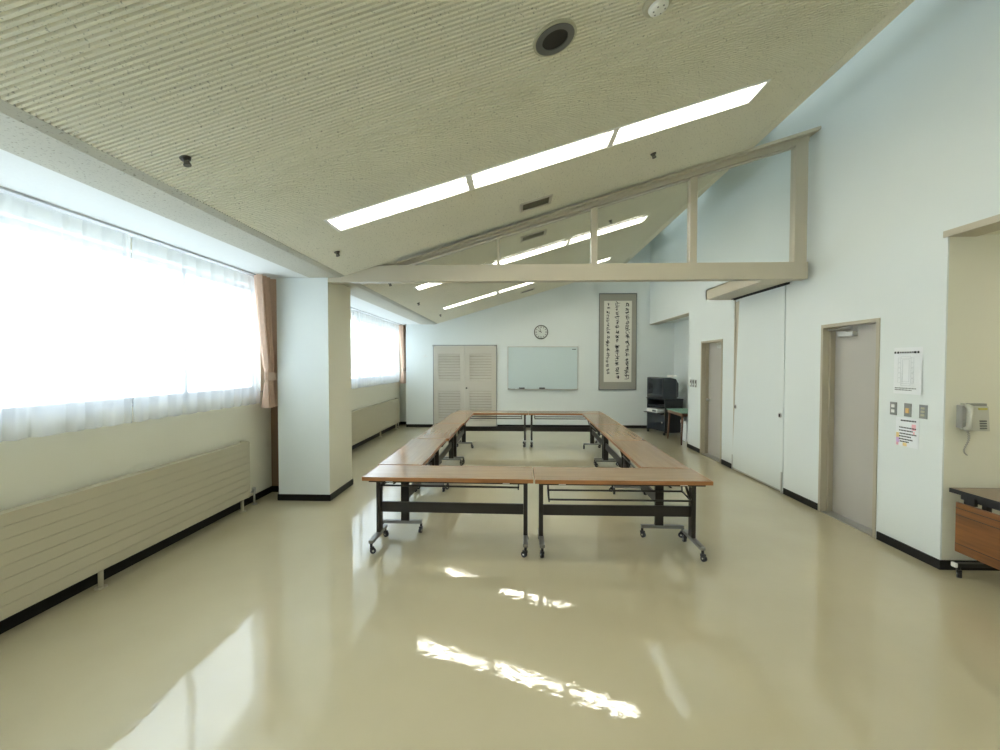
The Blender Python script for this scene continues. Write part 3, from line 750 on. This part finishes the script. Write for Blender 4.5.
def loft(b, secs):
    P = []
    for (yy, hx, zl, zh) in secs: P.append([(-hx, yy, zl), (hx, yy, zl), (hx, yy, zh), (-hx, yy, zh)])
    V = [[b.bm.verts.new(p) for p in s] for s in P]
    for A, B in zip(V, V[1:]):
        for k in range(4): b.bm.faces.new((A[k], A[(k + 1) % 4], B[(k + 1) % 4], B[k]))
    b.bm.faces.new(V[0]); b.bm.faces.new(V[-1][::-1])
loft(b, [(-.27, .325, .012, .50), (-.22, .335, .005, .51), (-.10, .335, .005, .51), (.10, .29, .005, .475), (.24, .19, .03, .37), (.26, .18, .04, .36)])
tv = b.build('case', 'tvcase', t)
b = MB(); 
P = []
for i in range(9):
    r = []
    for k in range(9):
        u, v = i / 8 * 2 - 1, k / 8 * 2 - 1; r.append((u * .265, -.274 - .014 * (1 - u * u) * (1 - v * v), .29 + v * .19))
    P.append(r)
b.grid(P); b.build('screen', 'screen', tv)
b = MB(); b.box(-.31, .31, -.276, -.27, .02, .075); b.build('control_strip', 'stand', tv)
for s in (-1, 1): MB().box(s * .295 - .018, s * .295 + .018, -.276, -.27, .09, .47).build('side_speaker', 'black', tv)
t = thing('indoor_antenna', 'small white box on top of the television', 'small box', (cen.x + .13, cen.y - .13, 1.377), ang)
MB().box(-.11, .11, -.06, .06, 0, .055, bev=.006).build('body', 'white_plastic', t); MB().box(-.03, .03, -.053, -.049, .012, .036).build('dial_face', 'greyring', t)
# card table with green top
t = thing('card_table', 'small table with green top and dark brown legs beside the television', 'table', (3.79, 9.62, 0))
tp = MB().box(-.35, .35, -.44, .44, .665, .685, bev=.004).build('tabletop', 'green', t)
MB().box(-.33, .33, -.42, .42, .60, .664).build('apron', 'darkwood', t)
for sx in (-1, 1):
    for sy in (-1, 1):
        MB().tube([(sx * .30, sy * .38, .61), (sx * .325, sy * .41, 0)], [.024, .016], seg=10).build('leg', 'darkwood', t)
b = MB(); b.tube([(-.29, .37, .60), (-.29, -.05, .63)], .008, seg=6); b.build('brace', 'darkleg', t)
t = thing('storage_box', 'white box on the floor under the green-topped table', 'box', (3.86, 9.78, 0))
MB().box(-.14, .14, -.16, .16, 0, .42, bev=.006).build('body', 'paper', t); MB().box(-.146, .146, -.166, .166, .38, .44, bev=.004).build('lid', 'white_plastic', t)

# ------------------------------------------------------------------ right-wall fittings
def plate(name, y0, y1, z0, z1, label, cat, grp, buttons, bm_):
    cy, cz_ = (y0 + y1) / 2, (z0 + z1) / 2
    t = thing(name, label, cat, (XR, cy, cz_), group=grp); hy, hz = (y1 - y0) / 2, (z1 - z0) / 2
    MB().box(-.008, 0, -hy, hy, -hz, hz, bev=.0025).build('cover_plate', 'switch', t)
    for zz, h, m in buttons: MB().box(-.0125, -.0075, -hy * .45, hy * .45, zz - h, zz + h, bev=.0015).build('button', m, t)
    return t
G = 'steel switch plates on the right wall'
plate('switch_plate', 4.130, 4.200, 1.228, 1.348, 'steel plate with two white buttons, closest to the near door', 'switch', G, [(.024, .014, 'white_plastic'), (-.024, .014, 'white_plastic')], 0)
plate('switch_plate', 3.982, 4.052, 1.228, 1.348, 'steel plate with amber panel, middle of the three below the seating chart', 'switch', G, [(-.006, .022, 'amber')], 0)
plate('switch_plate', 3.832, 3.905, 1.228, 1.348, 'steel plate with three small cream buttons, closest to the wall corner', 'switch', G, [(.03, .009, 'creamring'), (.0, .009, 'creamring'), (-.03, .009, 'creamring')], 0)
for k, y in enumerate((8.86, 8.74, 8.62)):
    plate('switch_plate', y - .035, y + .035, 1.245, 1.39, ('narrow far switch plate beside the television niche corner', 'narrow far switch plate, middle of the three before the niche', 'narrow far switch plate closest to the narrow door')[k],
          'switch', 'switch plates before the television niche', [(.03, .014, 'black'), (-.02, .014, 'white_plastic')], 0)

def W(y, z, d=.0): return (XR - d, y, z)
def wq(b, y0, y1, z0, z1, d, m=None): b.box(XR - d, XR - d + .0006, min(y0, y1), max(y0, y1), z0, z1, m)
# seating chart
t = thing('paper_sign', 'white paper chart of table layout pinned above the switches', 'notice')
b = MB(); P = []
for i in range(9):
    z = 1.43 + .42 * i / 8; P.append([(XR - .004 - (.008 * (1 - i / 8) if y < 3.95 else 0), y, z) for y in (3.885, 3.93, 4.0, 4.08, 4.17)])
b.grid(P); b.build('sheet', 'paper', t)
b = MB(); D = .0135
for y in (4.148, 4.118, 3.945, 3.918): wq(b, y - .009, y + .009, 1.795, 1.813, D)
for k in range(9): y = 4.092 - k * .0165; wq(b, y - .005, y + .005, 1.798, 1.811, D)
b.build('heading', 'ink', t)
b = MB()
def rect(b, ya, yb, za, zb, w=.0016):
    wq(b, ya, yb, za, za + w, D); wq(b, ya, yb, zb - w, zb, D); wq(b, ya, ya + w, za, zb, D); wq(b, yb - w, yb, za, zb, D)
for k in range(5): rect(b, 4.115, 4.09, 1.53 + k * .046, 1.572 + k * .046); rect(b, 3.985, 3.96, 1.53 + k * .046, 1.572 + k * .046)
rect(b, 4.085, 3.99, 1.75, 1.77); rect(b, 4.085, 3.99, 1.505, 1.525); rect(b, 4.07, 4.005, 1.54, 1.74)
b.build('plan_drawing', 'faint', t)
b = MB()
for zz, n in ((1.478, 15), (1.462, 12)):
    for k in range(n): y = 4.145 - k * .0145; wq(b, y, y - .0095, zz, zz + .0075, D)
b.build('footnote', 'clockrim', t)
# colourful notice
t = thing('notice_sign', 'small colourful notice with dark lines of text taped below the switches', 'notice')
wq_b = MB(); wq(wq_b, 3.905, 4.135, .955, 1.215, .004); wq_b.build('sheet', 'paper', t)
b = MB()
for k in range(10): wq(b, 4.085 - k * .0155, 4.073 - k * .0155, 1.182 + k * .0005, 1.194 + k * .0005, .0048)
b.build('heading', 'ink', t)
b = MB()
for zz, ya, yb in ((1.125, 4.10, 3.93), (1.098, 4.10, 3.97), (1.070, 4.095, 3.93), (1.045, 4.10, 3.985), (1.020, 4.10, 3.975), (.998, 4.09, 4.0)):
    y = ya
    while y > yb: wq(b, y, y - .012, zz - .005, zz + .006, .0048); y -= .0155
b.build('printed_text', 'ink', t)
b = MB(); wq(b, 3.975, 3.935, 1.11, 1.165, .0044); wq(b, 4.13, 4.105, .96, .985, .0044); wq(b, 3.96, 3.945, 1.075, 1.10, .0044); b.build('pink_motif', 'pink', t)
b = MB(); wq(b, 4.13, 4.10, 1.03, 1.075, .0044); wq(b, 4.06, 4.02, .96, .99, .0044); b.build('yellow_motif', 'yellow', t)
b = MB(); wq(b, 4.13, 4.095, .985, 1.03, .0044); b.build('violet_motif', 'violet', t)

# wall telephone in the nook
PYW = NK[1]
t = thing('wall_telephone', 'beige push-button wall telephone in the nook above the desk', 'telephone', (3.715, PYW, 1.27))
b = MB(); 
b.poly([(-.075, 0, -.108), (-.075, -.085, -.108), (-.075, -.07, .085), (-.075, -.03, .11), (-.075, 0, .11)], (.15, 0, 0)); b.build('body', 'phone', t)
b = MB(); b.box(-.108, -.072, -.05, 0, -.09, .095, bev=.006); b.build('cradle', 'grey_plastic', t)
b = MB(); b.tube([(-.088, -.055, -.095), (-.088, -.085, -.085), (-.092, -.10, -.05), (-.094, -.105, 0), (-.09, -.10, .05), (-.084, -.085, .085), (-.084, -.06, .095)], [.016, .021, .014, .012, .014, .021, .016], seg=12)
b.build('handset', 'phone', t)
b = MB()
for i in range(3):
    for j in range(4): x, z = .006 + i * .019, -.085 + j * .019; yy = -.085 + (z + .108) / .193 * .015; b.box(x - .007, x + .007, yy - .005, yy + .004, z - .006, z + .006)
b.build('keypad', 'clockrim', t)
MB().box(-.005, .062, -.076, -.06, .062, .076, T=Matrix.Rotation(-.0, 4, 'X')).build('name_label', 'label_yellow', t)
MB().box(-.06, .072, -.062, -.028, .086, .112, bev=.004).build('display_strip', 'switch', t)
b = MB(); pts = []
for i in range(150):
    u = i / 149; a = math.pi * u; zz = -.10 - .21 * math.sin(a); cx = -.072 + .016 * math.cos(a) * (1 if u < .5 else -.4) + .016 * math.sin(a * 5)
    pts.append((cx + .004 * math.cos(i * 1.5), -.045 + .004 * math.sin(i * 1.5), zz))
b.tube(pts, .0022, seg=5); b.build('coiled_cord', 'grey_plastic', t)

# ------------------------------------------------------------------ daylight, camera, view
w = bpy.data.worlds.new('overcast_sky'); sc.world = w; w.use_nodes = True
bg = w.node_tree.nodes['Background']; bg.inputs[0].default_value = (.83, .92, 1.0, 1); bg.inputs[1].default_value = 4.2

cam_d = bpy.data.cameras.new('camera'); cam = bpy.data.objects.new('camera', cam_d); C.objects.link(cam)
F = 435.0
cam_d.sensor_width = 36; cam_d.lens = F / 1000 * 36; cam_d.clip_start = .02
cam.location = (0, 0, H)
cam.rotation_euler = (math.pi / 2 - math.atan(11 / F), 0, math.atan(16 / F))
sc.camera = cam
sc.view_settings.view_transform = 'Standard'; sc.view_settings.look = 'None'; sc.view_settings.gamma = 1; sc.view_settings.use_curve_mapping = False
sc.view_settings.exposure = 0.77
sc.cycles.use_denoising = True
sc.cycles.max_bounces = 10; sc.cycles.diffuse_bounces = 6; sc.cycles.transparent_max_bounces = 12
sc.cycles.sample_clamp_indirect = 8
